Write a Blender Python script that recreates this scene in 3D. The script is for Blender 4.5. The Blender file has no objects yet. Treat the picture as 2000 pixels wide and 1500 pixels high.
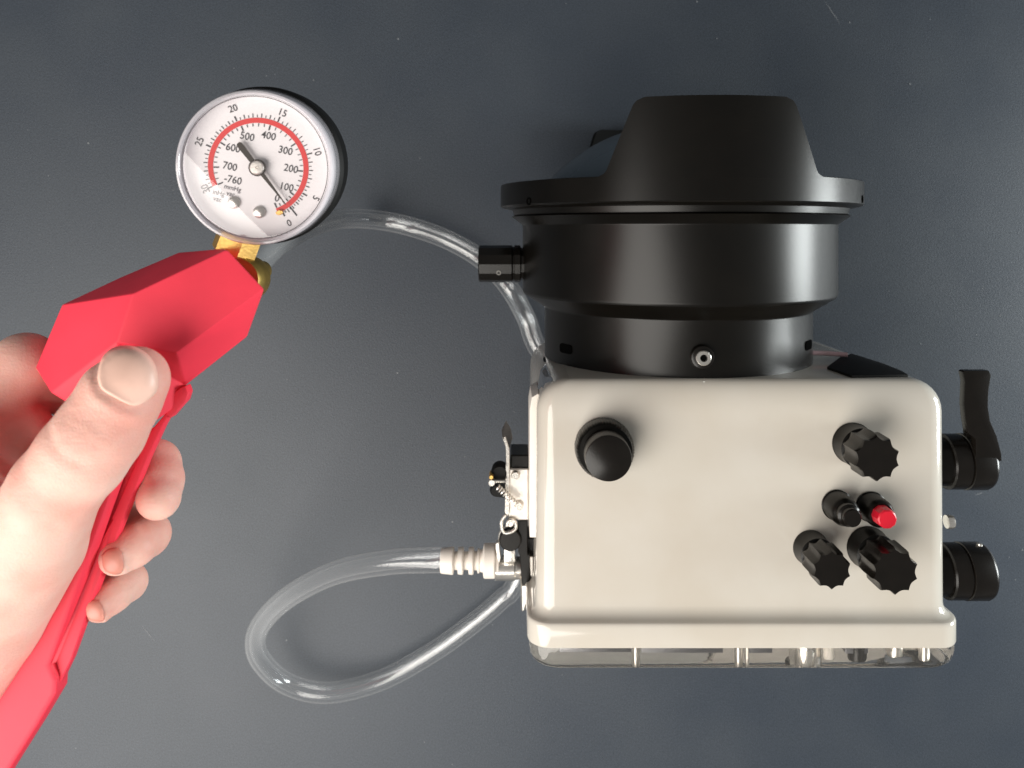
import bpy, bmesh, math, random
import numpy as np
from mathutils import Vector, Matrix
random.seed(7); np.random.seed(7)
S = bpy.context.scene
COL = S.collection
PI = math.pi

# ------------------------------------------------------------------ camera, light, exposure (1 unit = 1 dm)
CAM_Z = 6.35           # height of the lens above the table
FPX = 1600.0           # focal length in pixels of the 2000 x 1500 photograph
NX, NY = 1000.0, 450.0 # the point straight below the lens
cam = bpy.data.cameras.new('camera'); camo = bpy.data.objects.new('camera', cam); COL.objects.link(camo)
camo.location = (0, 0, CAM_Z); cam.sensor_width = 36; cam.lens = 36 * FPX / 2000
cam.shift_y = -(750 - NY) / 2000; cam.shift_x = (1000 - NX) / 2000
cam.clip_start = 0.05; cam.clip_end = 200
cam.dof.use_dof = True; cam.dof.focus_distance = 3.7; cam.dof.aperture_fstop = 1.6
S.camera = camo

w = bpy.data.worlds.new('World'); S.world = w; w.use_nodes = True
bg = w.node_tree.nodes['Background']; bg.inputs[0].default_value = (0.92, 0.92, 0.90, 1); bg.inputs[1].default_value = 0.22

def area(name, loc, aim, sx, sy, power, col):
    l = bpy.data.lights.new(name, 'AREA'); l.shape = 'RECTANGLE'; l.size = sx; l.size_y = sy
    l.energy = power; l.color = col
    o = bpy.data.objects.new(name, l); COL.objects.link(o); o.location = loc
    o.rotation_euler = (Vector(aim) - Vector(loc)).to_track_quat('-Z', 'Y').to_euler()
    return o
area('window_light', (11, -1.0, 2.7), (1.0, -0.6, 1.3), 4.2, 3.2, 1350, (0.93, 0.98, 0.97))
area('left_window_light', (-6.6, -6.4, 10.6), (-0.6, -1.2, 1.6), 12, 11, 2950, (1.0, 0.955, 0.89))  # unseen window at the lower left, inferred from how light falls
S.view_settings.view_transform = 'Standard'; S.view_settings.look = 'None'
S.view_settings.exposure = 0; S.view_settings.gamma = 1
S.cycles.max_bounces = 14; S.cycles.transmission_bounces = 12; S.cycles.transparent_max_bounces = 24

def P(px, py, d):
    return Vector(((px - NX) * d / FPX, -(py - NY) * d / FPX, CAM_Z - d))

# ------------------------------------------------------------------ materials
def mat(name, col, rough=0.5, metal=0.0, var=0.0, vscale=8.0, bump=0.0, bscale=60.0, col2=None, spec=0.5, coat=0.0,
        trans=0.0, ior=1.45, sss=0.0, sssr=(1, .3, .2), rvar=0.0):
    m = bpy.data.materials.new(name); m.use_nodes = True
    nt = m.node_tree; b = nt.nodes['Principled BSDF']; L = nt.links.new
    b.inputs['Base Color'].default_value = (*col, 1); b.inputs['Roughness'].default_value = rough
    b.inputs['Metallic'].default_value = metal; b.inputs['IOR'].default_value = ior
    b.inputs['Specular IOR Level'].default_value = spec; b.inputs['Coat Weight'].default_value = coat
    b.inputs['Coat Roughness'].default_value = 0.08
    b.inputs['Transmission Weight'].default_value = trans
    if sss:
        b.inputs['Subsurface Weight'].default_value = sss; b.inputs['Subsurface Radius'].default_value = sssr
        b.inputs['Subsurface Scale'].default_value = 0.06
    tc = nt.nodes.new('ShaderNodeTexCoord')
    n = nt.nodes.new('ShaderNodeTexNoise'); n.inputs['Scale'].default_value = vscale; n.inputs['Detail'].default_value = 6
    L(tc.outputs['Object'], n.inputs['Vector'])
    if var or col2:
        c2 = col2 or tuple(c * (1 - var) for c in col)
        r = nt.nodes.new('ShaderNodeMapRange'); r.inputs[1].default_value = .35; r.inputs[2].default_value = .65
        L(n.outputs['Fac'], r.inputs[0])
        x = nt.nodes.new('ShaderNodeMix'); x.data_type = 'RGBA'
        x.inputs[6].default_value = (*col, 1); x.inputs[7].default_value = (*c2, 1)
        L(r.outputs[0], x.inputs[0]); L(x.outputs[2], b.inputs['Base Color'])
    if rvar:
        r2 = nt.nodes.new('ShaderNodeMapRange'); r2.inputs[1].default_value = .3; r2.inputs[2].default_value = .7
        r2.inputs[3].default_value = rough - rvar; r2.inputs[4].default_value = rough + rvar
        L(n.outputs['Fac'], r2.inputs[0]); L(r2.outputs[0], b.inputs['Roughness'])
    if bump:
        n2 = nt.nodes.new('ShaderNodeTexNoise'); n2.inputs['Scale'].default_value = bscale; n2.inputs['Detail'].default_value = 4
        L(tc.outputs['Object'], n2.inputs['Vector'])
        bp = nt.nodes.new('ShaderNodeBump'); bp.inputs['Strength'].default_value = bump; bp.inputs['Distance'].default_value = .01
        L(n2.outputs['Fac'], bp.inputs['Height']); L(bp.outputs[0], b.inputs['Normal'])
    return m

def thin_clear(name, tint, gloss_rough=0.03, body=0.08, bodycol=(.8, .8, .85), ior=1.45, edge=0):
    m = bpy.data.materials.new(name); m.use_nodes = True
    nt = m.node_tree; nt.nodes.clear(); L = nt.links.new
    out = nt.nodes.new('ShaderNodeOutputMaterial')
    tr = nt.nodes.new('ShaderNodeBsdfTransparent'); tr.inputs[0].default_value = (*tint, 1)
    gl = nt.nodes.new('ShaderNodeBsdfGlossy'); gl.inputs['Roughness'].default_value = gloss_rough
    df = nt.nodes.new('ShaderNodeBsdfDiffuse'); df.inputs[0].default_value = (*bodycol, 1)
    lw = nt.nodes.new('ShaderNodeLayerWeight')
    pw = nt.nodes.new('ShaderNodeMath'); pw.operation = 'POWER'; pw.inputs[1].default_value = 5; L(lw.outputs['Facing'], pw.inputs[0])
    lw.inputs[0].default_value = .5
    fr = nt.nodes.new('ShaderNodeMapRange'); f0 = ((ior - 1) / (ior + 1)) ** 2 * 1.6; fr.inputs[3].default_value = f0; fr.inputs[4].default_value = 1; L(pw.outputs[0], fr.inputs[0])
    m1 = nt.nodes.new('ShaderNodeMixShader'); m1.inputs[0].default_value = body
    if edge:  # more pale diffuse body at grazing angles, painting bright edges
        p3 = nt.nodes.new('ShaderNodeMath'); p3.operation = 'POWER'; p3.inputs[1].default_value = 3.5; L(lw.outputs['Facing'], p3.inputs[0])
        e2 = nt.nodes.new('ShaderNodeMapRange'); e2.inputs[3].default_value = body; e2.inputs[4].default_value = body + edge; L(p3.outputs[0], e2.inputs[0]); L(e2.outputs[0], m1.inputs[0])
    L(tr.outputs[0], m1.inputs[1]); L(df.outputs[0], m1.inputs[2])
    m2 = nt.nodes.new('ShaderNodeMixShader'); L(fr.outputs[0], m2.inputs[0]); L(m1.outputs[0], m2.inputs[1]); L(gl.outputs[0], m2.inputs[2])
    L(m2.outputs[0], out.inputs[0])
    return m

M = {}
M['black'] = mat('black_anodised', (.0036, .0028, .0019), .31, var=.3, vscale=5, bump=.03, bscale=260, spec=.33)
M['blackknob'] = mat('black_knob_plastic', (.0075, .0060, .0048), .27, var=.2, vscale=14, bump=.04, bscale=140, spec=.35)
M['matte'] = mat('matte_black', (.005, .005, .005), .75, spec=.1)
M['gray'] = mat('gray_backing', (.66, .65, .62), .35)  # light gray painted to lift the dim left half of the door
M['hole_shade'] = mat('recess_shade', (.003, .003, .003), 1, spec=0)  # near-black colour paints the shade inside slots and holes
M['white'] = mat('cream_gloss_paint', (.605, .57, .51), .12, col2=(.57, .525, .455), vscale=2.2, bump=.025, bscale=9, coat=.25)
M['whiteplastic'] = mat('white_nylon', (.86, .80, .73), .42, var=.05, vscale=10, bump=.03)
M['red'] = mat('red_plastic', (.86, .045, .080), .55, spec=.35, var=.07, vscale=7, bump=.05, bscale=190)
M['redcap'] = mat('red_button', (.62, .012, .03), .3)
M['brass'] = mat('brass', (.90, .56, .17), .40, .85, var=.25, vscale=20, bump=.1, bscale=90)
M['brassdark'] = mat('dull_brass', (.40, .28, .08), .42, .85, var=.3, vscale=14)
M['chrome'] = mat('chrome', (.90, .86, .80), .24, .9, var=.15, vscale=16, bump=.05, bscale=70)
M['steel'] = mat('brushed_steel', (.84, .79, .73), .30, .88, var=.2, vscale=12, bump=.1, bscale=120)
M['rubber'] = mat('black_rubber', (.005, .005, .005), .6, spec=.25)
M['dial'] = mat('white_dial', (.86, .83, .83), .38, var=.03, vscale=5)
M['ink'] = mat('black_ink', (.03, .028, .03), .5)
M['grayink'] = mat('faded_ink', (.13, .12, .13), .5)
M['darksteel'] = mat('dark_steel', (.16, .16, .17), .35, .6, var=.2)
M['redink'] = mat('red_ink', (.66, .040, .036), .45)
M['needle'] = mat('bronze_needle', (.06, .05, .04), .3, .6)
M['tube'] = thin_clear('clear_vinyl', (.975, .98, .985), .13, .018, (.88, .89, .90), ior=1.55, edge=.50)  # pale diffuse rim painted in for the tube's bright edge reflections
M['acrylic'] = mat('clear_acrylic', (.92, .90, .86), .04, trans=.97, ior=1.45, bump=.10, bscale=7)
M['bezel'] = thin_clear('clear_bezel_plastic', (.96, .95, .97), .10, .42, (.88, .85, .90), ior=1.5)
M['cover'] = thin_clear('gauge_window', (.98, .97, .98), .03, .03)
M['domeglass'] = thin_clear('dome_glass', (.60, .66, .70), .02, .7, (.12, .155, .19), ior=1.4)  # blue-grey body colour paints in the dome's reflection
M['nail'] = mat('fingernail', (.93, .60, .49), .42, var=.04, vscale=20)
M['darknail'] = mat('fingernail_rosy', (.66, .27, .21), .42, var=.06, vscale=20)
M['dust'] = mat('dust', (.33, .34, .35), .8)

def skin_material():
    m = mat('skin', (.80, .50, .42), .52, col2=(.76, .365, .30), vscale=4.5, bump=.20, bscale=120, sss=.30, sssr=(1, .35, .2), spec=.4)
    nt = m.node_tree; b = nt.nodes['Principled BSDF']; L = nt.links.new
    tc = [n for n in nt.nodes if n.type == 'TEX_COORD'][0]
    old = [n for n in nt.nodes if n.type == 'BUMP'][0]
    mp = nt.nodes.new('ShaderNodeMapping'); mp.inputs['Rotation'].default_value = (0, 0, math.radians(33)); mp.inputs['Scale'].default_value = (16, 60, 30)
    L(tc.outputs['Object'], mp.inputs[0])
    n = nt.nodes.new('ShaderNodeTexNoise'); n.inputs['Scale'].default_value = 1; n.inputs['Detail'].default_value = 5; L(mp.outputs[0], n.inputs['Vector'])
    bp = nt.nodes.new('ShaderNodeBump'); bp.inputs['Strength'].default_value = .10; bp.inputs['Distance'].default_value = .02
    L(n.outputs['Fac'], bp.inputs['Height']); L(old.outputs[0], bp.inputs['Normal']); L(bp.outputs[0], b.inputs['Normal'])
    return m
M['skin'] = skin_material()

def table_material():
    m = mat('slate_table', (.030, .039, .053), .48, col2=(.036, .045, .058), vscale=1.3, bump=.22, bscale=95, rvar=.03, spec=.58)
    nt = m.node_tree; b = nt.nodes['Principled BSDF']; L = nt.links.new
    tc = [n for n in nt.nodes if n.type == 'TEX_COORD'][0]
    mix = [n for n in nt.nodes if n.type == 'MIX'][0]
    n = nt.nodes.new('ShaderNodeTexNoise'); n.inputs['Scale'].default_value = 130; n.inputs['Detail'].default_value = 2; L(tc.outputs['Object'], n.inputs['Vector'])
    r = nt.nodes.new('ShaderNodeMapRange'); r.inputs[1].default_value = .35; r.inputs[2].default_value = .65; r.inputs[3].default_value = .62; r.inputs[4].default_value = 1.45
    L(n.outputs['Fac'], r.inputs[0])
    mu = nt.nodes.new('ShaderNodeMix'); mu.data_type = 'RGBA'; mu.blend_type = 'MULTIPLY'; mu.inputs[0].default_value = 1
    L(mix.outputs[2], mu.inputs[6]); L(r.outputs[0], mu.inputs[7]); L(mu.outputs[2], b.inputs['Base Color'])
    return m
M['table'] = table_material()

# ------------------------------------------------------------------ object helpers
def tag(o, label=None, cat=None, group=None, kind=None):
    for k, v in (('label', label), ('category', cat), ('group', group), ('kind', kind)):
        if v: o[k] = v
    return o
def root(name, loc, label, cat):
    o = bpy.data.objects.new(name, None); COL.objects.link(o); o.location = loc; o.empty_display_size = .2
    tag(o, label, cat); o['_m'] = 0; del o['_m']
    return o
ORIGIN = {}
def origin_of(o):
    p = o; v = Vector((0, 0, 0))
    while p is not None: v = v + p.location; p = p.parent
    return v
def link(name, me, m, parent=None, smooth=True, angle=35):
    """mesh in world coordinates -> one object, its origin at the middle of its box"""
    co = np.empty(len(me.vertices) * 3); me.vertices.foreach_get('co', co); co = co.reshape(-1, 3)
    c = (co.min(0) + co.max(0)) / 2
    co -= c; me.vertices.foreach_set('co', co.ravel())
    o = bpy.data.objects.new(name, me); COL.objects.link(o)
    if m is not None and not me.materials: me.materials.append(m)
    o.parent = parent
    o.location = Vector(c) - (origin_of(parent) if parent else Vector((0, 0, 0)))
    if smooth:
        me.polygons.foreach_set('use_smooth', [True] * len(me.polygons))
        if angle < 180: me.set_sharp_from_angle(angle=math.radians(angle))
    me.update()
    return o
def raw(verts, faces):
    me = bpy.data.meshes.new('m'); me.from_pydata([tuple(v) for v in verts], [], faces); me.validate(); 
    bm = bmesh.new(); bm.from_mesh(me); bmesh.ops.recalc_face_normals(bm, faces=bm.faces); bm.to_mesh(me); bm.free()
    return me
def frame(axis):
    a = Vector(axis).normalized()
    t = Vector((1, 0, 0)) if abs(a.x) < .9 else Vector((0, 1, 0))
    u = (t - a * t.dot(a)).normalized(); return u, a.cross(u), a
def lathe_mesh(o, axis, prof, n=48, rf=None, closed=False, caps=True):
    """prof = [(distance along axis, radius)]; rf(theta, i) scales the radius"""
    u, v, a = frame(axis); o = Vector(o); V = []; F = []
    for i, (t, r) in enumerate(prof):
        for k in range(n):
            th = 2 * PI * k / n; rr = r * (rf(th, i) if rf else 1)
            V.append(o + a * t + u * (rr * math.cos(th)) + v * (rr * math.sin(th)))
    m = len(prof)
    for i in range(m - 1 + (1 if closed else 0)):
        j = (i + 1) % m
        for k in range(n):
            F.append((i * n + k, i * n + (k + 1) % n, j * n + (k + 1) % n, j * n + k))
    if not closed and caps:
        F.append(tuple(range(n))); F.append(tuple((m - 1) * n + k for k in range(n)))
    return raw(V, F)
def lathe(name, o, axis, prof, m, parent, n=48, rf=None, closed=False, angle=35, caps=True):
    return link(name, lathe_mesh(o, axis, prof, n, rf, closed, caps), m, parent, angle=angle)
def bevel_mesh(me, wd, seg=2, angle=30):
    bm = bmesh.new(); bm.from_mesh(me)
    es = [e for e in bm.edges if len(e.link_faces) == 2 and e.calc_face_angle(0) > math.radians(angle)]
    bmesh.ops.bevel(bm, geom=es, offset=wd, segments=seg, affect='EDGES', profile=.6, clamp_overlap=True)
    bm.to_mesh(me); bm.free(); return me
def prism(pts, vec, bev=0, seg=2):
    n = len(pts); vec = Vector(vec)
    V = [Vector(p) for p in pts] + [Vector(p) + vec for p in pts]
    F = [tuple(range(n)), tuple(range(2 * n - 1, n - 1, -1))] + [(i, (i + 1) % n, n + (i + 1) % n, n + i) for i in range(n)]
    me = raw(V, F)
    return bevel_mesh(me, bev, seg) if bev else me
def box(lo, hi, bev=0, seg=2):
    (x0, y0, z0), (x1, y1, z1) = lo, hi
    return prism([(x0, y0, z0), (x1, y0, z0), (x1, y1, z0), (x0, y1, z0)], (0, 0, z1 - z0), bev, seg)
def pxprism(pts, d, thick, bev=0, seg=2):
    return prism([P(x, y, d) for x, y in pts], (0, 0, -thick), bev, seg)
def catmull(pts, per=10):
    pts = [Vector(p) for p in pts]; out = []
    q = [2 * pts[0] - pts[1]] + pts + [2 * pts[-1] - pts[-2]]
    for i in range(1, len(q) - 2):
        a, b, c, d = q[i - 1:i + 3]
        for k in range(per):
            t = k / per
            out.append(.5 * ((2 * b) + (c - a) * t + (2 * a - 5 * b + 4 * c - d) * t * t + (3 * b - a - 3 * c + d) * t ** 3))
    out.append(pts[-1]); return out
def sweep(path, rings, n=20, closed_section=True):
    """rings: list of radii (outer first, then inner): a pipe wall"""
    V = []; F = []; N = len(path); u = None
    fr = []
    for i in range(N):
        t = (path[min(i + 1, N - 1)] - path[max(i - 1, 0)]).normalized()
        if u is None: u = frame(t)[0]
        u = (u - t * u.dot(t)).normalized(); fr.append((u.copy(), t.cross(u)))
    base = []
    for r in rings:
        base.append(len(V))
        for i in range(N):
            a, b = fr[i]
            for k in range(n):
                th = 2 * PI * k / n; V.append(path[i] + a * (r * math.cos(th)) + b * (r * math.sin(th)))
    for bi, s in enumerate(base):
        for i in range(N - 1):
            for k in range(n):
                f = (s + i * n + k, s + i * n + (k + 1) % n, s + (i + 1) * n + (k + 1) % n, s + (i + 1) * n + k)
                F.append(f)
    for e in (0, N - 1):
        if len(rings) == 2:
            for k in range(n):
                F.append((base[0] + e * n + k, base[0] + e * n + (k + 1) % n, base[1] + e * n + (k + 1) % n, base[1] + e * n + k))
        else:
            F.append(tuple(base[0] + e * n + k for k in range(n)))
    return raw(V, F)
def rrect(x0, x1, z0, z1, r, seg=8):
    out = []
    for cx, cz, a0 in ((x1 - r, z1 - r, 0), (x0 + r, z1 - r, 90), (x0 + r, z0 + r, 180), (x1 - r, z0 + r, 270)):
        for k in range(seg + 1):
            a = math.radians(a0 + 90 * k / seg); out.append((cx + r * math.cos(a), cz + r * math.sin(a)))
    return out
def loft_y(secs):
    """secs = [(y, x0, x1, z0, z1, r)]"""
    V = []; F = []; n = 0
    for y, x0, x1, z0, z1, r in secs:
        s = rrect(x0, x1, z0, z1, r); n = len(s)
        V += [(x, y, z) for x, z in s]
    for i in range(len(secs) - 1):
        for k in range(n):
            F.append((i * n + k, i * n + (k + 1) % n, (i + 1) * n + (k + 1) % n, (i + 1) * n + k))
    F.append(tuple(range(n))); F.append(tuple((len(secs) - 1) * n + k for k in range(n)))
    return raw(V, F)
def join_meshes(ms):
    bm = bmesh.new()
    for m in ms: bm.from_mesh(m)
    me = bpy.data.meshes.new('m'); bm.to_mesh(me); bm.free(); return me

# ------------------------------------------------------------------ the surface
tb = raw([(-30, -30, 0), (30, -30, 0), (30, 30, 0), (-30, 30, 0)], [(0, 1, 2, 3)])
tag(link('tabletop', tb, M['table'], smooth=False), 'dark slate grey tabletop under the camera housing', None, None, 'structure')
V = []; F = []
for k in range(95):
    px, py = random.uniform(-100, 2100), random.uniform(-100, 1600)
    c = P(px, py, CAM_Z - .002); r = random.choice([.0025, .003, .003, .0035, .004, .006]); b = len(V); n = 6; e = random.uniform(.5, 1); ro = random.uniform(0, PI)
    for i in range(n):
        a = 2 * PI * i / n; x, y = r * math.cos(a), r * e * math.sin(a)
        V.append(c + Vector((x * math.cos(ro) - y * math.sin(ro), x * math.sin(ro) + y * math.cos(ro), 0)))
    V.append(c + Vector((0, 0, r * .6)))
    for i in range(n): F.append((b + i, b + (i + 1) % n, b + n))
for k in range(7):
    px, py = random.uniform(0, 2000), random.uniform(0, 1500); a = random.uniform(0, PI); L_ = random.uniform(.03, .14); c = P(px, py, CAM_Z - .0015); b = len(V)
    t = Vector((math.cos(a), math.sin(a), 0)); nn = Vector((-t.y, t.x, 0)) * random.uniform(.0008, .0013)
    V += [c - t * L_, c - t * L_ * .3 + nn, c + t * L_ * .4 + nn * 1.5, c + t * L_, c + t * L_ * .4 - nn * .2, c - t * L_ * .3 - nn]
    F.append(tuple(range(b, b + 6)))
tag(link('dust', raw(V, F), M['dust']), 'pale dust specks scattered over the dark tabletop', None, None, 'stuff')

# ------------------------------------------------------------------ camera housing
HB, HT = .36, CAM_Z - 4.30        # underside and top of the white body
X0, X1 = .132, 2.295
YF, YR = -.79, -2.02              # front face, start of the rear flange
H = root('camera_housing', (1.2, -1.5, 0), 'white underwater camera housing with black dome port and round control knobs', 'camera housing')
secs = []
def sec(y, o, oz=None, r=.10):
    oz = o * .5 if oz is None else oz
    secs.append((y, X0 - o, X1 + o, HB - oz, HT + oz, max(.03, r + .4 * o)))
for k in range(9):                # rounded front edge
    a = math.radians(90 * k / 8); sec(YF - .17 * (1 - math.sin(a)) * 1.0 - 0 if False else YF - .17 + .17 * math.cos(a), -.17 * (1 - math.sin(a)), -.07 * (1 - math.sin(a)), .10)
sec(-1.5, .003); sec(YR + .05, .006)
for k in range(1, 7):             # hollow fillet up to the flange
    a = math.radians(90 * k / 6); sec(YR + .05 - .065 * math.sin(a), .006 + .040 * (1 - math.cos(a)), .003 + .050 * (1 - math.cos(a)))
for k in range(1, 5):
    a = math.radians(90 * k / 4); sec(YR - .015 - .018 * (1 - math.cos(a)) - .006 * k / 4, .046 + .006 * math.sin(a), .053 + .010 * math.sin(a))
sec(-2.150, .052, .064); sec(-2.162, .048, .060)
link('body', loft_y(secs), M['white'], H, angle=50)
for x in (.45, 1.98):
    for y in (-1.0, -1.95):
        lathe('foot', (x, y, 0), (0, 0, 1), [(0, .13), (.03, .15), (.37, .15)], M['rubber'], H, 24)
# clear back door
ds = []
def dsec(y, i): ds.append((y, X0 - .045 + i, X1 + .045 - i, HB - .04 + i, HT + .052 - i * .6, .10))
dsec(-2.164, .004); dsec(-2.20, .004)
for k in range(1, 7):
    a = math.radians(90 * k / 6); dsec(-2.215 - .082 * math.sin(a), .006 + .10 * (1 - math.cos(a)))
link('back_door', loft_y(ds), M['acrylic'], H, angle=50)
zt = HT - .02
for px, r, ln, m in ((1241, .020, .105, 'steel'), (1440, .022, .11, 'steel'), (1456, .010, .12, 'steel'), (1574, .085, .125, 'chrome'), (1615, .028, .08, 'whiteplastic'), (1672, .050, .09, 'blackknob'), (1745, .045, .07, 'steel'), (1800, .03, .085, 'steel')):
    c = P(px, 1262, 4.34)
    lathe('door_button', (c.x, -2.170, zt - r - .01), (0, -1, 0), [(0, r * .9), (.01, r), (ln - .01, r), (ln, r * .9)], M[m], H, 24)
c = P(1545, 1306, 4.40)
lathe('door_button', (c.x, -2.275, zt - .12), (0, -1, 0), [(0, .04), (.012, .045), (.035, .045), (.045, .035)], M['blackknob'], H, 24)
link('door_backing', box((X0 + .10, -2.1665, HB + .1), (X0 + 1.02, -2.182, HT - .02)), M['gray'], H)  # added gray sheet, lightened because little light enters the door
link('reflection_panel', box((X0 + 1.06, -2.1665, HB + .1), (X1 - .10, -2.178, HT - .02)), M['whiteplastic'], H)  # added white sheet painting the body's cream reflection in the door
for xa, xb, za, zb, mm_ in ((.12, .50, .10, .06, 'darksteel'), (.55, .98, .13, .05, 'darksteel'), (1.10, 1.24, .09, .05, 'darksteel'), (1.10, 1.24, .16, .13, 'steel'), (1.62, 1.74, .18, .04, 'darksteel'), (1.90, 2.02, .16, .10, 'steel')):
    link('door_bracket', box((X0 + xa, -2.183, HT - za), (X0 + xb, -2.225, HT - zb), .006), M[mm_], H)

# left side rail
sr = prism([P(1034.5, 800, 4.46), P(1038.5, 776, 4.46), P(1052, 768, 4.46), P(1052, 1050, 4.46), P(1034.5, 1050, 4.46)], (0, 0, -.35), .006)
link('side_rail', sr, M['whiteplastic'], H)
cg = prism([P(1047, 775, 4.55), P(1056, 726, 4.75), P(1066, 712, 4.85), P(1080, 742, 4.42), P(1062, 762, 4.40)], (0, .0, -.04), .004)
link('corner_gusset', cg, M['acrylic'], H)

# top knobs --------------------------------------------------------------
def disc_knob(px, py, d_tip, r, flutes, depth, parts, nm='control_knob'):
    """vertical knob whose top centre stands at (px, py) in the photograph"""
    c = P(px, py, d_tip); base = Vector((c.x, c.y, HT - .004)); h = c.z - base.z
    cr = r * .90
    k = lathe(nm, base, (0, 0, 1), [(0, cr * 1.02), (.012, cr * 1.04), (.02, cr), (h * .40, cr), (h * .42, cr * .82), (h * .5, cr * .82)], M['black'], H, 48)
    rf = (lambda th, i: 1 - depth * abs(math.cos(flutes * th / 2)) ** .85 * (1 if i < 5 else .9)) if flutes else None
    lathe('grip', base, (0, 0, 1), [(h * .46, r * .93), (h * .49, r * .99), (h * .55, r), (h * .92, r * .985), (h * .97, r * .965), (h, r * .93)], M['blackknob'], k, 160 if flutes else 64, rf, angle=28)
    return k
disc_knob(1714, 896, 4.005, .117, 10, .155, 0)
disc_knob(1625, 1114, 4.010, .100, 10, .155, 0)
disc_knob(1749, 1117, 3.985, .119, 10, .155, 0)
# shutter knob
c = P(1189, 896, 4.06); b = Vector((c.x, c.y, HT - .004)); h = c.z - b.z
k = lathe('shutter_knob', b, (0, 0, 1), [(0, .146), (.012, .152), (.06, .152), (.075, .150), (.105, .147), (.120, .136)], M['black'], H, 240, lambda th, i: 1 + (.008 if i in (1, 2, 3, 4) else 0) * (1 if math.sin(60 * th) > 0 else -1))
lathe('cap', b, (0, 0, 1), [(.11, .118), (h - .012, .116), (h - .004, .114), (h, .108)], M['blackknob'], k, 64)
# push buttons
for px, py, d, cm in ((1666, 1013, 4.09, 'blackknob'), (1734, 1015, 4.10, 'redcap')):
    c = P(px, py, d); b = Vector((c.x, c.y, HT - .004)); h = c.z - b.z
    k = lathe('push_button', b, (0, 0, 1), [(0, .078), (.015, .081), (.02, .076), (h * .55, .074), (h * .62, .068), (h * .66, .060)], M['black'], H, 48)
    lathe('button_cap', b, (0, 0, 1), [(h * .6, .052), (h * .7, .0525), (h * .90, .0505), (h * .97, .0485), (h, .042)] if cm == 'redcap' else [(h * .6, .058), (h * .80, .058), (h * .84, .047), (h * .97, .046), (h, .041)], M[cm], k, 10 if cm == 'redcap' else 40)
# right side knobs
def side_knob(py, d, rpx, ends, nm='side_knob'):
    c = P(1850, py, d); R = rpx * d / FPX
    x = lambda p: (p - NX) * (d - R) / FPX
    k = lathe(nm, (X1 - .02, c.y, c.z), (1, 0, 0), [(0, R * .86), (x(1871) - X1 + .02, R * .86), (x(1872) - X1 + .02, R * .88)], M['black'], H, 48)
    o = (0, c.y, c.z)
    lathe('collar', o, (1, 0, 0), [(x(1870), R * .93), (x(1873), R * .98), (x(1903), R * .98), (x(1905), R * .95)], M['blackknob'], k, 64)
    lathe('cap', o, (1, 0, 0), [(x(1905.5), R * .92), (x(1908), R), (x(1948), R), (x(1954), R * .95), (x(1958), R * .84)], M['blackknob'], k, 64)
    return k, x, c, R
k1, xx, c1, R1 = side_knob(901, 4.50, 54, 0)
k2, xx, c2, R2 = side_knob(1115, 4.50, 54, 0)
sp = P(1932, 887, 4.365)
lathe('set_screw', (sp.x, sp.y, c1.z + math.sqrt(max(0, R1 ** 2 - (sp.y - c1.y) ** 2)) - .008), (0, 0, 1), [(0, .013), (.010, .013), (.010, .007), (.004, .006)], M['chrome'], k1, 20)
sp = P(1913, 1062, 4.48)
lathe('set_screw', (sp.x, c2.y + R2 - .006, sp.z), (0, 1, 0), [(0, .015), (.012, .015), (.014, .008)], M['chrome'], k2, 20)
lv = [(1881, 727), (1884, 724), (1932, 724), (1936, 733), (1931, 765), (1930, 795), (1934, 822), (1947, 852), (1956, 885), (1957, 901), (1906, 901), (1906, 858), (1891, 846), (1886, 820), (1883, 790), (1885, 745)]
lo_ = link('release_arm', pxprism(lv, 4.36, .05, .005), M['blackknob'], H)
lv2 = [(1881, 735), (1900, 735), (1900, 858), (1888, 858), (1883, 820), (1881, 775)]
link('arm_plate', pxprism(lv2, 4.45, .03, .004), M['black'], H)
link('side_latch_pin', lathe_mesh(P(1848, 1019, 4.40), (1, 0, 0), [(0, .035), (.02, .038), (.035, .034), (.042, .02)], 20), M['chrome'], H)

# left latch and vacuum valve ----------------------------------------------
LD = 4.72
def Lp(zx, zy, d=LD): return P(900 + zx * .28, 780 + zy * .28, d)
def lprism(pts, d, th, bev=.003): return prism([Lp(x, y, d) for x, y in pts], (0, 0, -th), bev, 1)
la = link('latch', lprism([(330, 485), (472, 485), (472, 845), (395, 845), (330, 830)], LD, .22, .006), M['steel'], H)
link('edge_strip', lprism([(312, 455), (340, 455), (340, 800), (322, 815), (305, 790)], LD - .02, .16), M['chrome'], la)
link('lever_blade', lprism([(287, 262), (312, 262), (338, 345), (340, 470), (316, 470), (312, 335)], LD - .03, .10), M['chrome'], la)
link('lever_tip', prism([Lp(315, 150, LD - .04), Lp(285, 215, LD - .04), Lp(290, 265, LD - .04), Lp(340, 335, LD), Lp(362, 270, LD + .12), Lp(348, 205, LD + .10)], (0, 0, -.012)), M['darksteel'], la)
link('hinge_block', lprism([(345, 388), (476, 388), (476, 485), (345, 485)], LD + .02, .25, .008), M['black'], la)
def cyl_z(nm, zx, zy, d, r, th, m, par, n=24):
    c = Lp(zx, zy, d); r = r * .28 * d / FPX
    return lathe(nm, c - Vector((0, 0, th)), (0, 0, 1), [(0, r), (th * .8, r), (th, r * .8)], M[m], par, n)
cyl_z('rivet', 380, 535, LD - .03, 30, .04, 'chrome', la)
cyl_z('rivet', 405, 750, LD - .03, 30, .04, 'chrome', la)
link('ring_hook', sweep(catmull([Lp(315, 805, LD - .02), Lp(288, 840, LD - .02), Lp(286, 895, LD - .02), Lp(305, 930, LD - .02), Lp(350, 925, LD - .02), Lp(385, 895, LD - .02), Lp(375, 850, LD - .02), Lp(335, 845, LD - .02), Lp(322, 885, LD - .02)], 6), [.010], 10), M['chrome'], la)
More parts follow.
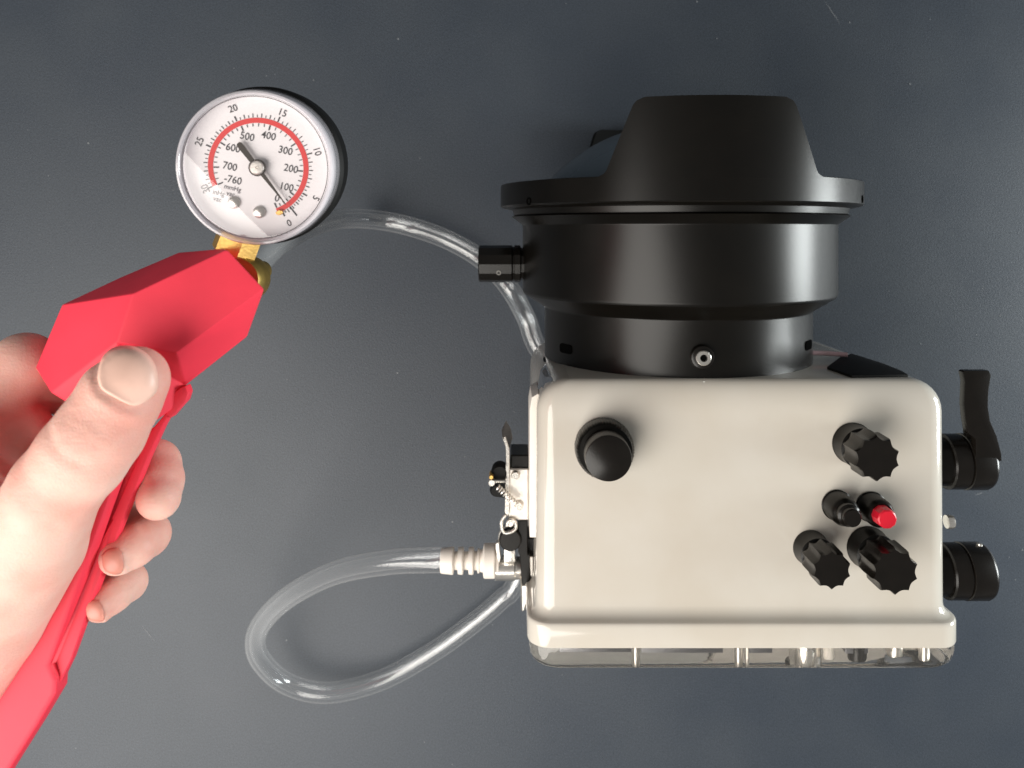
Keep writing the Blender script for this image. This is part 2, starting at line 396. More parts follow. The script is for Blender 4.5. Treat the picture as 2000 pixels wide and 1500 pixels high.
cyl_z('rivet', 345, 868, LD - .01, 26, .05, 'steel', la)
# wing knob
wk = link('wing_knob', join_meshes([lathe_mesh(Lp(272, 520, LD - .02) - Vector((0, 0, .10)), (0, 0, 1), [(0, .048), (.08, .052), (.10, .040)], 24), lathe_mesh(Lp(250, 640, LD - .02) - Vector((0, 0, .10)), (0, 0, 1), [(0, .036), (.08, .040), (.10, .030)], 24), lprism([(245, 500), (316, 480), (316, 690), (240, 680)], LD - .01, .09)]), M['rubber'], H)
cyl_z('screw_head', 215, 585, LD - .06, 26, .12, 'chrome', wk)
cyl_z('screw_tip', 212, 545, LD - .06, 15, .10, 'brass', wk)
link('cross_pin', sweep([Lp(230, 570, LD - .05), Lp(320, 572, LD - .05)], [.008], 8), M['chrome'], wk)
# spring
pts = []
a0, a1 = Lp(255, 610, LD - .06), Lp(395, 735, LD - .06); ax = (a1 - a0); u_, v_, a_ = frame(ax)
for i in range(121):
    t = i / 120; th = t * 2 * PI * 9
    pts.append(a0 + ax * t + (u_ * math.cos(th) + v_ * math.sin(th)) * .016)
link('coil_spring', sweep(pts, [.005], 6), M['chrome'], wk)
link('valve_bracket', lprism([(400, 845), (466, 845), (466, 1080), (480, 1082), (484, 1290), (426, 1290), (410, 1080), (400, 1078)], LD + .02, .26, .004), M['black'], H)
link('bracket_spacer', lprism([(462, 970), (517, 970), (517, 1262), (462, 1262)], LD + .10, .2, .004), M['black'], H)
link('bracket_tab', lprism([(474, 1098), (504, 1098), (506, 1255), (484, 1258)], LD + .05, .05, .004), M['steel'], H)
hg = link('lower_hinge', lprism([(416, 1292), (500, 1292), (496, 1360), (470, 1400), (440, 1490), (420, 1480)], LD + .06, .25, .012), M['chrome'], H)
link('hinge_leaf', lprism([(452, 1296), (512, 1286), (512, 1420), (475, 1480), (455, 1470)], LD + .02, .1, .01), M['steel'], hg)
# vacuum valve: chrome block, black cap
VD = 4.90
vv = link('vacuum_valve', lathe_mesh(P(966, 1109, VD), (1, 0, 0), [(0, .066), (.006, .072), (.118, .072), (.124, .066), (.14, .066), (.20, .05)], 40), M['chrome'], H)
c = P(996.5, 1056, 4.72)
lathe('valve_cap', c - Vector((0, 0, .11)), (0, 0, 1), [(.04, .058), (.05, .064), (.09, .066), (.105, .063), (.11, .057)], M['blackknob'], vv, 40)
lathe('cap_rim', c - Vector((0, 0, .13)), (0, 0, 1), [(.03, .066), (.038, .070), (.08, .0705), (.085, .066)], M['chrome'], vv, 40)
link('valve_stem', box((P(985, 1072, VD).x, P(985, 1085, VD).y, CAM_Z - VD - .05), (P(1006, 1072, VD).x, P(1000, 1052, VD).y, CAM_Z - VD + .10), .006), M['chrome'], vv)
link('thumb_latch', prism([P(967, 1063, 4.78), P(974, 1058, 4.78), P(978, 1090, 4.78), P(975, 1104, 4.78), P(970, 1088, 4.78)], (0, 0, -.05), .003, 1), M['steel'], vv)

# front release lever and rod
fy = lambda x, y, Yp: P(x, y, -Yp * FPX / (y - NY))
wpts = [(1615, 716), (1643, 695), (1664, 690), (1722, 708), (1758, 722), (1774, 731), (1664, 733), (1641, 725)]
link('port_release', prism([fy(x, y, -.775) for x, y in wpts], (0, -.03, 0), .006), M['rubber'], H)
link('release_rod', sweep([fy(1580, 689, -.74), fy(1612, 690, -.745), fy(1655, 693, -.75)], [.014], 10), mat('pink_rod', (.45, .30, .32), .4), H)

# ------------------------------------------------------------------ dome port (a part of the housing)
AX, AZ = 1.033, CAM_Z - 5.2
pa = Vector((AX, 0, AZ)); Yv = (0, 1, 0)
port = lathe('dome_port', pa, Yv, [(-.80, .60), (-.815, .79), (-.800, .815), (-.792, .824), (-.489, .824), (-.482, .826), (-.478, .829), (-.398, .955), (-.388, .962), (-.378, .965), (.026, .965), (.034, .967), (.040, .972), (.085, 1.035), (.090, 1.03), (.092, .99)], M['black'], H, 160, angle=22)
link('mount_ring', lathe_mesh(pa, Yv, [(-.86, .80), (-.86, .83), (-.845, .835), (-.818, .835), (-.812, .80)], 96), M['rubber'], port)
lathe('flange', pa, Yv, [(.094, .90), (.094, 1.02), (.128, 1.03), (.138, 1.085), (.144, 1.099), (.151, 1.105), (.278, 1.105), (.2805, 1.1035), (.281, 1.100), (.281, .93), (.25, .91)], M['black'], port, 160, closed=True, angle=30)
def petal(phi0, y1):
    rows = 26; cols = 40; V = []; F = []
    y0 = .262
    for side, R in ((0, 1.1053), (1, 1.068)):
        for i in range(rows + 1):
            t = i / rows; y = y0 + (y1 - y0) * t
            hw = 30.2 + (21.3 - 30.2) * max(0, (y - .28) / (y1 - .28))
            d = y1 - y
            if d < .045: hw -= 2.3 * (1 - math.sqrt(max(0, 1 - ((.045 - d) / .045) ** 2)))
            e = y - .281
            if e < .032: hw += 1.9 * (1 - math.sqrt(max(0, 1 - ((.032 - max(e, 0)) / .032) ** 2)))
            for j in range(cols + 1):
                a = math.radians(phi0 + hw * (2 * j / cols - 1))
                V.append((AX + R * math.sin(a), y, AZ + R * math.cos(a)))
    n = (rows + 1) * (cols + 1); W = cols + 1
    for s in (0, n):
        for i in range(rows):
            for j in range(cols):
                q = s + i * W + j; F.append((q, q + 1, q + W + 1, q + W))
    for i in range(rows):
        for j in (0, cols):
            q = i * W + j; F.append((q, q + W, q + W + n, q + n))
    for j in range(cols):
        for i in (0, rows):
            q = i * W + j; F.append((q, q + 1, q + 1 + n, q + n))
    return raw(V, F)
for a, yt in ((0, .678), (180, .765)): link('shade_hood', petal(a, yt), M['matte' if a else 'black'], port, angle=30)
# glass dome
prof = []; Rs, yc = 1.085, -.415
a_end = math.acos((.262 - yc) / Rs)
for k in range(25):
    a = a_end * (1 - k / 24); prof.append((yc + Rs * math.cos(a), max(.0005, Rs * math.sin(a))))
lathe('glass_dome', pa, Yv, prof, M['domeglass'], port, 96, angle=180, caps=False)
lathe('inner_ring', pa, Yv, [(.10, .895), (.24, .90), (.245, .86), (.10, .55), (.02, .30), (.02, .02)], M['rubber'], port, 64)
# screw, slots, pin holes, focus knob
def on_port(px, py, R):
    """point on the port's cylinder of radius R seen at (px, py)"""
    d = 4.2
    for _ in range(60):
        x = (px - NX) * d / FPX; h = R * R - (x - AX) ** 2
        d = CAM_Z - (AZ + math.sqrt(max(h, 0)))
    p = P(px, py, d); nrm = Vector((p.x - AX, 0, p.z - AZ)).normalized(); return p, nrm
p, nv = on_port(1371, 697, .824)
sc = lathe('lock_screw', p - nv * .02, nv, [(0, .066), (.03, .066), (.045, .060), (.05, .048)], M['blackknob'], port, 32)
lathe('socket_head', p - nv * .02, nv, [(.04, .040), (.066, .040), (.070, .036), (.070, .020), (.052, .017)], M['chrome'], sc, 32)
lathe('socket_recess', p - nv * .02, nv, [(.050, .018), (.060, .018)], M['hole_shade'], sc, 6)
def slot(px, py, w, hgt, R, m='hole_shade', rim=True):
    p, nv = on_port(px, py, R); t = Vector((0, 1, 0)).cross(nv).normalized(); u = Vector((0, 1, 0))
    pts = []
    for x, z in rrect(-w / 2, w / 2, -hgt / 2, hgt / 2, hgt * .38, 4): pts.append(p + t * x + u * z + nv * .0035)
    link('slot', prism(pts, -nv * .02), M[m], port)  # dark plate on the barrel, black painted for the slot's shade
slot(1105, 681, .125, .054, .824); slot(1579, 674, .13, .054, .824)
for px, py in ((1033, 393), (1684, 389)):
    p, nv = on_port(px, py, 1.105)
    lathe('pin_hole', p - nv * .01, nv, [(0, .022), (.0135, .022), (.0135, .014), (.004, .012)], M['hole_shade'], port, 20)
kn = P(978, 515, 5.2)
fk = lathe('focus_knob', (P(935, 515, 5.2).x, kn.y, kn.z), (1, 0, 0), [(0, .108), (.006, .116), (.208, .117), (.213, .113), (.218, .108), (.224, .108), (.228, .117), (.262, .117), (.264, .113), (.27, .1), (.33, .1)], M['blackknob'], port, 12, angle=25)
lathe('set_screw', P(974, 533, 5.09) , (0, 0, 1), [(-.02, .014), (.002, .014), (.002, .009), (-.01, .008)], M['chrome'], fk, 16)

# ------------------------------------------------------------------ clear tube with its white coupling
T = root('vacuum_tube', P(700, 1300, CAM_Z), 'clear plastic tube looping over the table with a white barbed coupling', 'tube')
tz = 6.35 - .078
pts = [P(478, 532, 3.34), P(500, 508, 3.75), P(548, 470, 4.5), P(610, 440, 5.3), P(670, 427, 5.95), P(740, 430, tz - .03), P(810, 445, tz - .03), P(880, 471, tz), P(945, 510, tz), P(993, 560, tz - .1), P(1027, 620, tz), P(1046, 672, tz)]
pts += [Vector((.36, -1.2, .085)), Vector((.38, -1.8, .085)), Vector((.28, -2.3, .085)) ]
pts += [P(1012, 1128, tz), P(978, 1172, tz), P(905, 1232, tz), P(830, 1283, tz), P(740, 1330, tz - .02), P(640, 1353, tz - .08), P(560, 1335, 6.15), P(510, 1290, 6.0), P(500, 1245, 5.85), P(525, 1200, 5.68), P(580, 1155, 5.45), P(660, 1117, 5.25), P(760, 1098, 5.05), P(840, 1094, 4.93), P(880, 1094, 4.90)]
pts.remove(pts[pts.index(Vector((.28, -2.3, .085)))])
tp = catmull(pts, 12)
link('hose', sweep(tp, [.074, .046], 24), M['tube'], T, angle=180)
x_ = lambda p: (p - 861) * VD / FPX
cp = lathe('coupling', P(861, 1095, VD), (1, 0, 0), [(0, .034), (0, .068), (.006, .072), (x_(884), .079), (x_(886), .076), (x_(887), .052), (x_(894), .052), (x_(895), .076), (x_(903), .079), (x_(905), .076), (x_(906), .052), (x_(915), .052), (x_(916), .077), (x_(923), .079), (x_(925), .076), (x_(926), .054), (x_(932), .054), (x_(933), .070), (x_(936), .070), (x_(937), .062), (x_(943), .066), (x_(945), .096), (x_(947), .100), (x_(965), .100), (x_(967), .096), (x_(968), .080), (x_(974), .078)], M['whiteplastic'], T, 48, angle=30)

# ------------------------------------------------------------------ hand vacuum pump
PU = root('hand_pump', P(240, 760, 3.0), 'red hand vacuum pump with round white dial gauge held in a hand', 'hand pump')
fr = dict(A=(122, 595, 2.93), B=(260, 573, 2.80), C=(443, 487, 2.86), E=(516, 565, 2.95), Fv=(483, 657, 3.06), G=(363, 752, 3.00), Mv=(345, 690, 2.83), L=(229, 668, 2.78), J=(70, 718, 2.90), K=(100, 767, 2.92), R=(250, 860, 2.86), Q=(433, 486, 3.02), O=(350, 493, 3.18), N=(240, 540, 3.16), W=(335, 800, 2.96))
def on_plane(n, a, b, c):
    A, B, C_ = P(*fr[a]), P(*fr[b]), P(*fr[c]); nn = (B - A).cross(C_ - A); o = Vector((0, 0, CAM_Z)); r = P(*fr[n][:2], 1.0) - o
    fr[n] = (*fr[n][:2], (A - o).dot(nn) / r.dot(nn))
on_plane('Mv', 'B', 'C', 'L'); on_plane('E', 'B', 'C', 'L'); on_plane('J', 'A', 'B', 'L'); on_plane('K', 'A', 'B', 'L'); on_plane('Fv', 'E', 'Mv', 'G')
names = list(fr); idx = {n: i for i, n in enumerate(names)}
V = [P(*fr[n]) for n in names]
loop = ['A', 'N', 'O', 'Q', 'C', 'E', 'Fv', 'G', 'W', 'R', 'K', 'J']
nb = len(V); ctr = sum((P(*fr[n]) for n in loop), Vector()) / len(loop)
for n in loop:
    V.append(P(268 + (fr[n][0] - 268) * .95, 640 + (fr[n][1] - 640) * .95, 3.28))
F = [tuple(idx[n] for n in f) for f in (('A', 'B', 'C', 'Q', 'O', 'N'), ('A', 'J', 'K', 'L', 'B'), ('B', 'L', 'Mv', 'E', 'C'), ('E', 'Mv', 'G', 'Fv'), ('L', 'K', 'R', 'W', 'G', 'Mv'))]
for i in range(len(loop)):
    j = (i + 1) % len(loop); F.append((idx[loop[i]], idx[loop[j]], nb + j, nb + i))
F.append(tuple(nb + i for i in range(len(loop))))
bm = bmesh.new(); bv = [bm.verts.new(v) for v in V]
for f in F: bm.faces.new([bv[i] for i in f])
bmesh.ops.triangulate(bm, faces=[f for f in bm.faces if len(f.verts) > 4])
bmesh.ops.recalc_face_normals(bm, faces=bm.faces)
me = bpy.data.meshes.new('m'); bm.to_mesh(me); bm.free()
bevel_mesh(me, .009, 3, 14)
link('pump_head', me, M['red'], PU, angle=20)
nt_ = prism([P(x, y, 2.965) for x, y in ((335, 772), (352, 758), (362, 754), (367, 768), (362, 784), (350, 797), (333, 817), (315, 800))], (0, 0, -.05), .004)
link('trigger_pivot', nt_, M['red'], PU)
# grip: a lofted bar
def bar(path, wid, thick, bev):
    V = []; F = []; k = 0
    n = len(path)
    for i, (px, py, d) in enumerate(path):
        a = P(*path[max(0, i - 1)]); b = P(*path[min(n - 1, i + 1)]); t = (b - a); t.z = 0; t.normalize()
        s = Vector((-t.y, t.x, 0)); c = P(px, py, d); wv = wid[i] / 2; th = thick[i]; ch = min(wv, th) * .28
        for sx, sz in ((-wv, -ch), (-wv + ch, 0), (wv - ch, 0), (wv, -ch), (wv, -th + ch), (wv - ch, -th), (-wv + ch, -th), (-wv, -th + ch)):
            V.append(c + s * sx + Vector((0, 0, sz)))
    for i in range(n - 1):
        for k in range(8): F.append((i * 8 + k, i * 8 + (k + 1) % 8, (i + 1) * 8 + (k + 1) % 8, (i + 1) * 8 + k))
    F.append(tuple(range(8))); F.append(tuple((n - 1) * 8 + k for k in range(8)))
    return bevel_mesh(raw(V, F), bev, 2, 25)
gp = [(262, 835), (228, 932), (194, 1028), (160, 1124), (130, 1212), (98, 1300), (112, 1326), (110, 1356), (72, 1420), (24, 1496), (-40, 1600), (-170, 1600), (-110, 1440), (-50, 1320), (5, 1200), (60, 1050), (115, 900), (150, 800)]
link('grip', prism([P(x, y, 2.87) for x, y in gp], (0, 0, -.085), .022, 4), M['red'], PU, angle=25)
tg = [(352, 772), (318, 835), (288, 900), (248, 1000), (205, 1110), (168, 1208), (138, 1290), (112, 1345), (80, 1370), (70, 1340), (95, 1300), (132, 1204), (162, 1138), (192, 1072), (216, 1012), (252, 930), (286, 850)]
link('trigger', prism([P(x, y, 2.965 - .082 * min(1, max(0, (y - 1080) / 220))) for x, y in tg], (0, 0, -.045), .012, 3), M['red'], PU, angle=25)
link('trigger_guard', prism([P(x, y, 2.985 - .075 * min(1, max(0, (y - 1080) / 220))) for x, y in ((296, 842), (262, 930), (226, 1012), (200, 1076), (168, 1145), (138, 1212), (112, 1300), (70, 1340), (70, 1250), (130, 1090), (190, 950), (235, 840))], (0, 0, -.06), .006), M['red'], PU, angle=25)

# brass fittings
a = P(484, 412, 3.12); b_ = P(457, 483, 3.08)
dn = (P(466, 500, 3.08) - P(492, 430, 3.08)).normalized()
lathe('hex_nut', P(462, 476, 3.12) - dn * .02, dn, [(-.02, .078), (-.012, .086), (.055, .086), (.063, .078)], M['brass'], PU, 6, angle=20)
lathe('stem', P(489, 415, 3.17), dn, [(0, .04), (.25, .04)], M['brass'], PU, 24)
lathe('elbow_fitting', P(468, 546, 3.10), (0, 0, -1), [(-.03, .080), (-.015, .088), (.10, .088), (.11, .08), (.16, .07)], M['brassdark'], PU, 40)
lathe('hose_barb', P(474, 535, 3.22), (0, .0, -1), [(-.03, .030), (.02, .034), (.08, .043), (.16, .040), (.24, .044)], M['brassdark'], PU, 24)

# the gauge
n_ = Vector((.017, -.025, .2)).normalized()
u_ = (Vector((1, 0, 0)) - n_ * n_.x).normalized(); v_ = n_.cross(u_)
DC = P(505, 327, 3.0)
def G(zx, zy, c=0):          # offsets in dial units, y down, c = height over the dial
    return DC + u_ * (zx * .0005) - v_ * (zy * .0005) + n_ * c
ga = lathe('pressure_gauge', G(0, 0), n_, [(-.250, .12), (-.246, .284), (-.236, .297), (-.14, .299), (-.10, .297), (-.085, .280), (-.06, .268)], M['rubber'], PU, 96)
lathe('dial', G(0, 0), n_, [(-.07, .272), (-.012, .272), (0, .262)], M['dial'], ga, 96, angle=20)
lathe('bezel', G(0, 0), n_, [(-.075, .283), (-.055, .287), (.02, .281), (.052, .279), (.060, .275), (.062, .268), (.056, .262), (.045, .2585), (-.018, .2635), (-.075, .272)], M['bezel'], ga, 128, closed=True, angle=40)
lathe('glass_window', G(0, 0), n_, [(.047, .2575), (.0485, .25), (.050, .001)], M['cover'], ga, 96, angle=180, caps=False)
lathe('retaining_ring', G(0, 0), n_, [(.046, .256), (.049, .2545), (.052, .256), (.049, .2575)], M['darksteel'], ga, 96, closed=True)
def arc_band(r0, r1, a0, a1, c, n=90):
    V = []; F = []
    for i in range(n + 1):
        a = math.radians(a0 + (a1 - a0) * i / n)
        for r in (r0, r1): V.append(G(r * math.cos(a), r * math.sin(a), c))
    for i in range(n): F.append((2 * i, 2 * i + 1, 2 * i + 3, 2 * i + 2))
    return raw(V, F)
link('red_band', arc_band(323, 361, 157.5, 157.5 + 272, .0012), M['redink'], ga, smooth=False)
mm = {0: 428, 100: 399.6, 200: 365.3, 300: 327.4, 400: 287.2, 500: 249.6, 600: 214.6, 700: 180.5, 760: 157.3}
hg_ = {0: 424, 5: 391.7, 10: 345.1, 15: 294.4, 20: 247.1, 25: 204.2, 30: 157.6}
def ang(tb_, v):
    ks = sorted(tb_); return float(np.interp(v, ks, [tb_[k] for k in ks]))
marks = []
def mark(a, r0, r1, wd, c=.0016):
    a = math.radians(a); ca, sa = math.cos(a), math.sin(a)
    q = [G(r * ca - s * sa, r * sa + s * ca, c) for r, s in ((r0, -wd), (r1, -wd), (r1, wd), (r0, wd))]
    marks.append(raw(q, [(0, 1, 2, 3)]))
for v in range(0, 31):
    mj = v % 5 == 0; mark(ang(hg_, v), 364, 402 if mj else 392, 5.0 if mj else 3.2)
for v in np.arange(.5, 30, 1.0): mark(ang(hg_, v), 364, 382, 2.6)
for v in list(range(0, 761, 20)):
    mj = v % 100 == 0 or v == 760; mark(ang(mm, v), 282 if mj else 298, 320, 5.0 if mj else 3.0)
mark(53.5, 362, 445, 5)
bm = bmesh.new()
for m_ in marks: bm.from_mesh(m_)
me = bpy.data.meshes.new('m'); bm.to_mesh(me); bm.free()
tag(link('scale_marks', me, M['ink'], ga, smooth=False), kind='stuff')
def text(nm, s, zx, zy, size, rot, m='ink'):
    cu = bpy.data.curves.new('t', 'FONT'); cu.body = s; cu.size = 1; cu.align_x = 'CENTER'; cu.align_y = 'CENTER'; cu.resolution_u = 3; cu.offset = .004
    to = bpy.data.objects.new('t', cu); me = bpy.data.meshes.new_from_object(to); bpy.data.objects.remove(to)
    a = math.radians(rot); ca, sa = math.cos(a), math.sin(a)
    for vt in me.vertices:
        x, y = vt.co.x * size * .92, -vt.co.y * size
        vt.co = G(zx + x * ca - y * sa, zy + x * sa + y * ca, .0018)
    me.materials.clear()
    return link(nm, me, M[m], ga, smooth=False)
for s, x, y, r in (('20', 530, 203, -18), ('15', 880, 233, 22), ('10', 1120, 512, 74), ('5', 1100, 857, 120), ('0', 900, 1036, 158), ('25', 285, 440, -66), ('30', 312, 782, -110)):
    text('numeral', s, x - 695, y - 628, 72, r, 'grayink' if s == '30' else 'ink')
for s, x, y in (('500', 622, 405), ('400', 775, 400), ('300', 892, 508), ('200', 927, 640), ('100', 890, 775), ('0', 820, 857), ('600', 518, 488), ('700', 490, 622), ('-760', 508, 720)):
    text('numeral', s, x - 695, y - 628, 76, 13)
for s, x, y in (('mmHg', 503, 780), ('vac', 488, 822), ('inHg', 403, 815), ('vac', 392, 860)):
    text('unit_word', s, x - 695, y - 628, 50, 15, 'grayink')
nd = []
def npoly(pts, c0, c1):
    return prism([G(x, y, c1) for x, y in pts], n_ * (c0 - c1))
dx, dy = 195 / 335, 272 / 335; sx_, sy_ = -dy, dx
q = lambda t, s: (dx * t + sx_ * s, dy * t + sy_ * s)
nd = npoly([q(335, 2.5), q(335, -2.5), q(50, -15), q(-40, -17), q(-180, -22), q(-212, -20), q(-222, -10), q(-222, 10), q(-212, 20), q(-180, 22), q(-40, 17), q(50, 15)], .016, .021)
link('needle', nd, M['needle'], ga, smooth=False)
hb = lathe('hub', G(0, 0), n_, [(.001, .012), (.014, .014), (.015, .031), (.024, .031), (.027, .028)], M['needle'], ga, 40)
lathe('hub_cap', G(0, 0), n_, [(.02, .026), (.030, .0255), (.033, .022), (.0335, .005), (.030, .003)], M['steel'], ga, 40)
for x, y in ((510, 885), (690, 957)):
    c = G(x - 695, y - 628); lathe('dial_screw', c, n_, [(0, .0235), (.008, .0225), (.013, .015), (.0145, .003)], M['steel'], ga, 24)
link('stop_peg', prism([G(x - 695, y - 628, .012) for x, y in ((808, 958), (832, 940), (860, 945), (862, 968), (840, 980), (815, 975))], n_ * -.012, .002, 1), M['brass'], ga)

# ------------------------------------------------------------------ the hand (one continuous skin, from a blended distance field)
def cone_r(px_r, d): return px_r * d / FPX
chains = [  # (blend, [(px, py, depth, radius px), ...])
    (.05, [(263, 742, 2.665, 66), (236, 775, 2.655, 78), (196, 842, 2.64, 84), (160, 890, 2.635, 87), (110, 952, 2.66, 86), (55, 1062, 2.75, 104), (-45, 1185, 2.86, 135), (-150, 1345, 2.95, 150), (-280, 1540, 3.0, 155)]),      # thumb, thenar, wrist
    (.09, [(55, 1062, 2.85, 80), (-75, 940, 3.02, 92), (-95, 1040, 3.15, 90), (-90, 1130, 3.15, 90), (-60, 1200, 3.1, 100)]),
    (.09, [(-20, 1130, 2.80, 100), (-115, 1010, 2.76, 95), (-128, 900, 2.82, 82), (-110, 860, 3.0, 80)]),  # thumb web out of frame, added to block light from the index finger
    (.035, [(-70, 905, 3.02, 84), (-20, 790, 3.06, 70), (48, 714, 3.10, 62), (110, 745, 3.24, 56), (190, 790, 3.34, 52)]),                   # index
    (.05, [(60, 850, 3.08, 50), (20, 900, 3.10, 60), (-30, 950, 3.0, 70)]),
    (.03, [(-90, 985, 3.25, 80), (60, 950, 3.38, 60), (180, 920, 3.40, 52), (262, 900, 3.28, 48), (300, 910, 3.16, 50), (308, 940, 3.10, 48), (310, 973, 3.03, 42)]),   # middle
    (.03, [(-90, 1060, 3.28, 80), (60, 1050, 3.40, 58), (170, 1035, 3.40, 50), (250, 1030, 3.25, 44), (288, 1044, 3.13, 42), (262, 1065, 3.04, 41), (231, 1086, 2.99, 37)]),   # ring
    (.03, [(-80, 1140, 3.25, 80), (40, 1145, 3.38, 52), (130, 1135, 3.36, 46), (215, 1130, 3.22, 38), (250, 1137, 3.12, 35), (222, 1160, 3.03, 34), (196, 1182, 2.98, 32)]),   # little
]
def polyd(PX, PY, pts):
    d = np.full(PX.shape, 1e9, np.float32)
    for (x0, y0), (x1, y1) in zip(pts, pts[1:]):
        ex, ey = x1 - x0, y1 - y0; t = np.clip(((PX - x0) * ex + (PY - y0) * ey) / (ex * ex + ey * ey), 0, 1)
        d = np.minimum(d, np.hypot(PX - x0 - t * ex, PY - y0 - t * ey))
    return d
NAIL = [(190, 737), (194, 712), (204, 692), (224, 678), (254, 675), (284, 688), (303, 712), (309, 742), (306, 764), (292, 779), (270, 791), (252, 790), (222, 774), (197, 758)]
def smin(a, b, k):
    h = np.clip(.5 + .5 * (b - a) / k, 0, 1); return b + (a - b) * h - k * h * (1 - h)
def field(X, Y, Z):
    f = None
    for k, ch in chains:
        g = None
        for (x0, y0, d0, r0), (x1, y1, d1, r1) in zip(ch, ch[1:]):
            a = P(x0, y0, d0); b = P(x1, y1, d1); ra, rb = cone_r(r0, d0), cone_r(r1, d1)
            e = b - a; L2 = e.length_squared
            t = np.clip(((X - a.x) * e.x + (Y - a.y) * e.y + (Z - a.z) * e.z) / L2, 0, 1)
            s = np.sqrt((X - a.x - t * e.x) ** 2 + (Y - a.y - t * e.y) ** 2 + (Z - a.z - t * e.z) ** 2) - (ra + (rb - ra) * t)
            g = s if g is None else smin(g, s, .02)
        f = g if f is None else smin(f, g, k)
    D = CAM_Z - Z; PX = X / D * FPX + NX; PY = -Y / D * FPX + NY
    front = np.clip((2.64 - D) / .06, 0, 1)
    def gr(pts, w_, a_): return a_ * np.exp(-(polyd(PX, PY, pts) / w_) ** 2) * front
    f = f + gr([(122, 818), (148, 834), (172, 856), (196, 874)], 4.5, .0055) + gr([(132, 806), (165, 822), (200, 850)], 8, .004)
    f = f + gr([(98, 838), (106, 868), (130, 896), (165, 908)], 6, .004) - gr([(106, 836), (116, 862), (138, 884), (175, 897)], 8, .003)
    f = f + gr([(85, 905), (120, 930), (150, 945)], 9, .003) + gr([(40, 975), (85, 1005), (110, 1030)], 12, .004)
    f = f + gr([(190, 690), (184, 735), (192, 764), (222, 783), (252, 800), (276, 800), (312, 776)], 5, .007)
    f = f - gr([(178, 700), (174, 740), (184, 776), (216, 796), (250, 813), (285, 812)], 9, .004)
    ff = np.clip((3.13 - D) / .05, 0, 1)
    for pts in ([(278, 1030), (292, 1052)], [(240, 1128), (254, 1148)], [(306, 930), (345, 938)]):
        f = f + .006 * np.exp(-(polyd(PX, PY, pts) / 5) ** 2) * ff
    for pts in ([(236, 1064), (244, 1085), (243, 1118)], [(196, 1168), (204, 1190), (206, 1216)]):
        f = f - .008 * np.exp(-(polyd(PX, PY, pts) / 4) ** 2) * ff
    return f
def surface_nets(fn, lo, hi, h):
    ax = [np.arange(lo[i], hi[i] + h, h, dtype=np.float32) for i in range(3)]
    X, Y, Z = np.meshgrid(*ax, indexing='ij'); f = fn(X, Y, Z).astype(np.float32)
    n0, n1, n2 = f.shape; s = f < 0
    acc = np.zeros((n0 - 1, n1 - 1, n2 - 1, 3), np.float32); cnt = np.zeros((n0 - 1, n1 - 1, n2 - 1), np.float32)
    def sl(o): return tuple(slice(o[i], f.shape[i] - 1 + o[i]) for i in range(3))
    corners = [(a, b, c) for a in (0, 1) for b in (0, 1) for c in (0, 1)]
    for ca in corners:
        for axis in range(3):
            if ca[axis]: continue
            cb = list(ca); cb[axis] = 1; fa, fb = f[sl(ca)], f[sl(cb)]; x = (fa < 0) != (fb < 0)
            t = np.where(x, fa / np.where(x, fa - fb, 1), 0)
            for k in range(3): acc[..., k] += np.where(x, ca[k] + (t if k == axis else 0), 0)
            cnt += x
    act = cnt > 0; ids = np.full(act.shape, -1, np.int64); ids[act] = np.arange(act.sum())
    I = np.argwhere(act); Vv = (I + acc[act] / cnt[act][:, None]) * h + np.array([ax[0][0], ax[1][0], ax[2][0]])
    quads = []
    for axis in range(3):
        o1, o2 = [(1, 2), (2, 0), (0, 1)][axis]
        a = [slice(None)] * 3; b = [slice(None)] * 3
        a[axis] = slice(0, f.shape[axis] - 1); b[axis] = slice(1, f.shape[axis])
        ch = np.argwhere(s[tuple(a)] != s[tuple(b)])
        ok = (ch[:, o1] > 0) & (ch[:, o2] > 0) & (ch[:, o1] < f.shape[o1] - 1) & (ch[:, o2] < f.shape[o2] - 1); ch = ch[ok]
        q = []
        for da, db in ((-1, -1), (0, -1), (0, 0), (-1, 0)):
            c = ch.copy(); c[:, o1] += da; c[:, o2] += db; q.append(ids[c[:, 0], c[:, 1], c[:, 2]])
        q = np.stack(q, 1); fl = ~s[ch[:, 0], ch[:, 1], ch[:, 2]]; q[fl] = q[fl][:, ::-1]; quads.append(q)
    Q = np.concatenate(quads); return Vv, Q[(Q >= 0).all(1)]
Vv, Q = surface_nets(field, (-2.75, -2.35, 2.75), (-1.0, -.28, 4.06), .0115)
me = bpy.data.meshes.new('hand'); me.from_pydata(Vv.tolist(), [], Q.tolist()); me.validate()
hand = link('person', me, M['skin'], None, angle=180)
tag(hand, 'bare hand of a person gripping the red pump, thumb on top', 'person')
bm = bmesh.new(); bm.from_mesh(me); bmesh.ops.recalc_face_normals(bm, faces=bm.faces)
for _ in range(2): bmesh.ops.smooth_vert(bm, verts=bm.verts, factor=.5, use_axis_x=True, use_axis_y=True, use_axis_z=True)
bm.to_mesh(me); bm.free(); me.polygons.foreach_set('use_smooth', [True] * len(me.polygons))
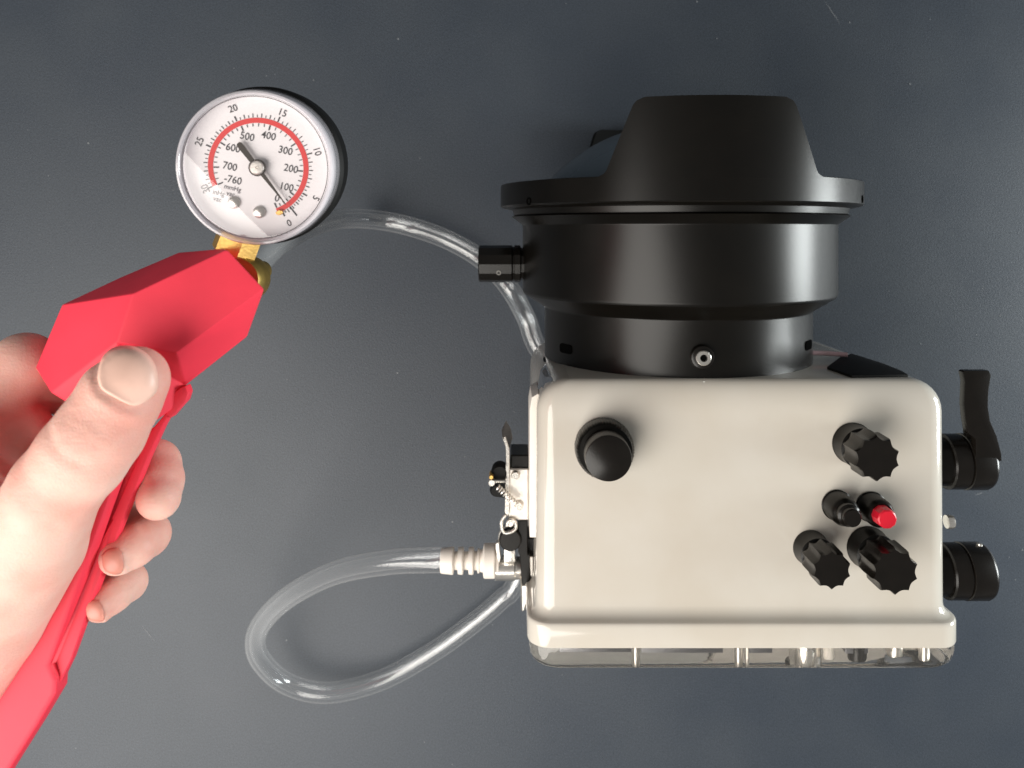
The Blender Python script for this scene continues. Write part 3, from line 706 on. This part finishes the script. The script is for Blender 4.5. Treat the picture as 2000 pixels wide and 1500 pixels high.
def nail(poly, d0, d1, m, lift, crown):
    from math import hypot
    cx = sum(p[0] for p in poly) / len(poly); cy = sum(p[1] for p in poly) / len(poly)
    out = catmull([(x, y, 0) for x, y in poly + poly[:1]], 5)[:-1]; n = len(out); rings = 9
    pxs = []; pys = []; up = []
    for i in range(rings + 1):
        t = 1 - i / (rings + .35)
        for p in out: pxs.append(cx + (p.x - cx) * t); pys.append(cy + (p.y - cy) * t); up.append(lift + crown * (1 - t * t))
    pxs, pys = np.array(pxs), np.array(pys); best = np.full(pxs.shape, d1)
    found = np.zeros(pxs.shape, bool)
    for d in np.arange(d0, d1, .002):
        x = (pxs - NX) * d / FPX; y = -(pys - NY) * d / FPX
        hit = (field(x, y, np.full(x.shape, CAM_Z - d)) < 0) & ~found; best[hit] = d; found |= hit
    ok = found & (best < np.median(best[found]) + .06)
    A_ = lambda x, y: np.stack([np.ones_like(x), x, y, x * x, x * y, y * y], 1)
    qx, qy = (pxs - cx) / 60, (pys - cy) / 60
    co_, *_r = np.linalg.lstsq(A_(qx[ok], qy[ok]), best[ok], rcond=None)
    fit = A_(qx, qy) @ co_; fit = fit[-1] + .72 * (fit - fit[-1]); act = np.where(found, np.clip(best, fit - .01, fit + .05), fit + .05)
    tt = np.repeat([1 - i / (rings + .35) for i in range(rings + 1)], n); best = fit + (act - fit) * tt ** 5
    V = [P(a, b, float(d) - u) for a, b, d, u in zip(pxs, pys, best, up)]
    F = [(i * n + k, i * n + (k + 1) % n, (i + 1) * n + (k + 1) % n, (i + 1) * n + k) for i in range(rings) for k in range(n)]
    F.append(tuple(rings * n + k for k in range(n)))
    o = link('fingernail', raw(V, F), M[m], hand, angle=180)
    s = o.modifiers.new('thick', 'SOLIDIFY'); s.thickness = .008; s.offset = -1
    return o
nail(NAIL, 2.35, 2.8, 'nail', .004, .004)
nail([(198, 1084), (210, 1073), (228, 1070), (238, 1080), (241, 1104), (237, 1119), (222, 1122), (203, 1112)], 2.8, 3.1, 'darknail', .002, .003)
nail([(164, 1184), (174, 1174), (190, 1172), (199, 1186), (203, 1206), (199, 1214), (180, 1212), (167, 1202)], 2.8, 3.1, 'darknail', .002, .003)
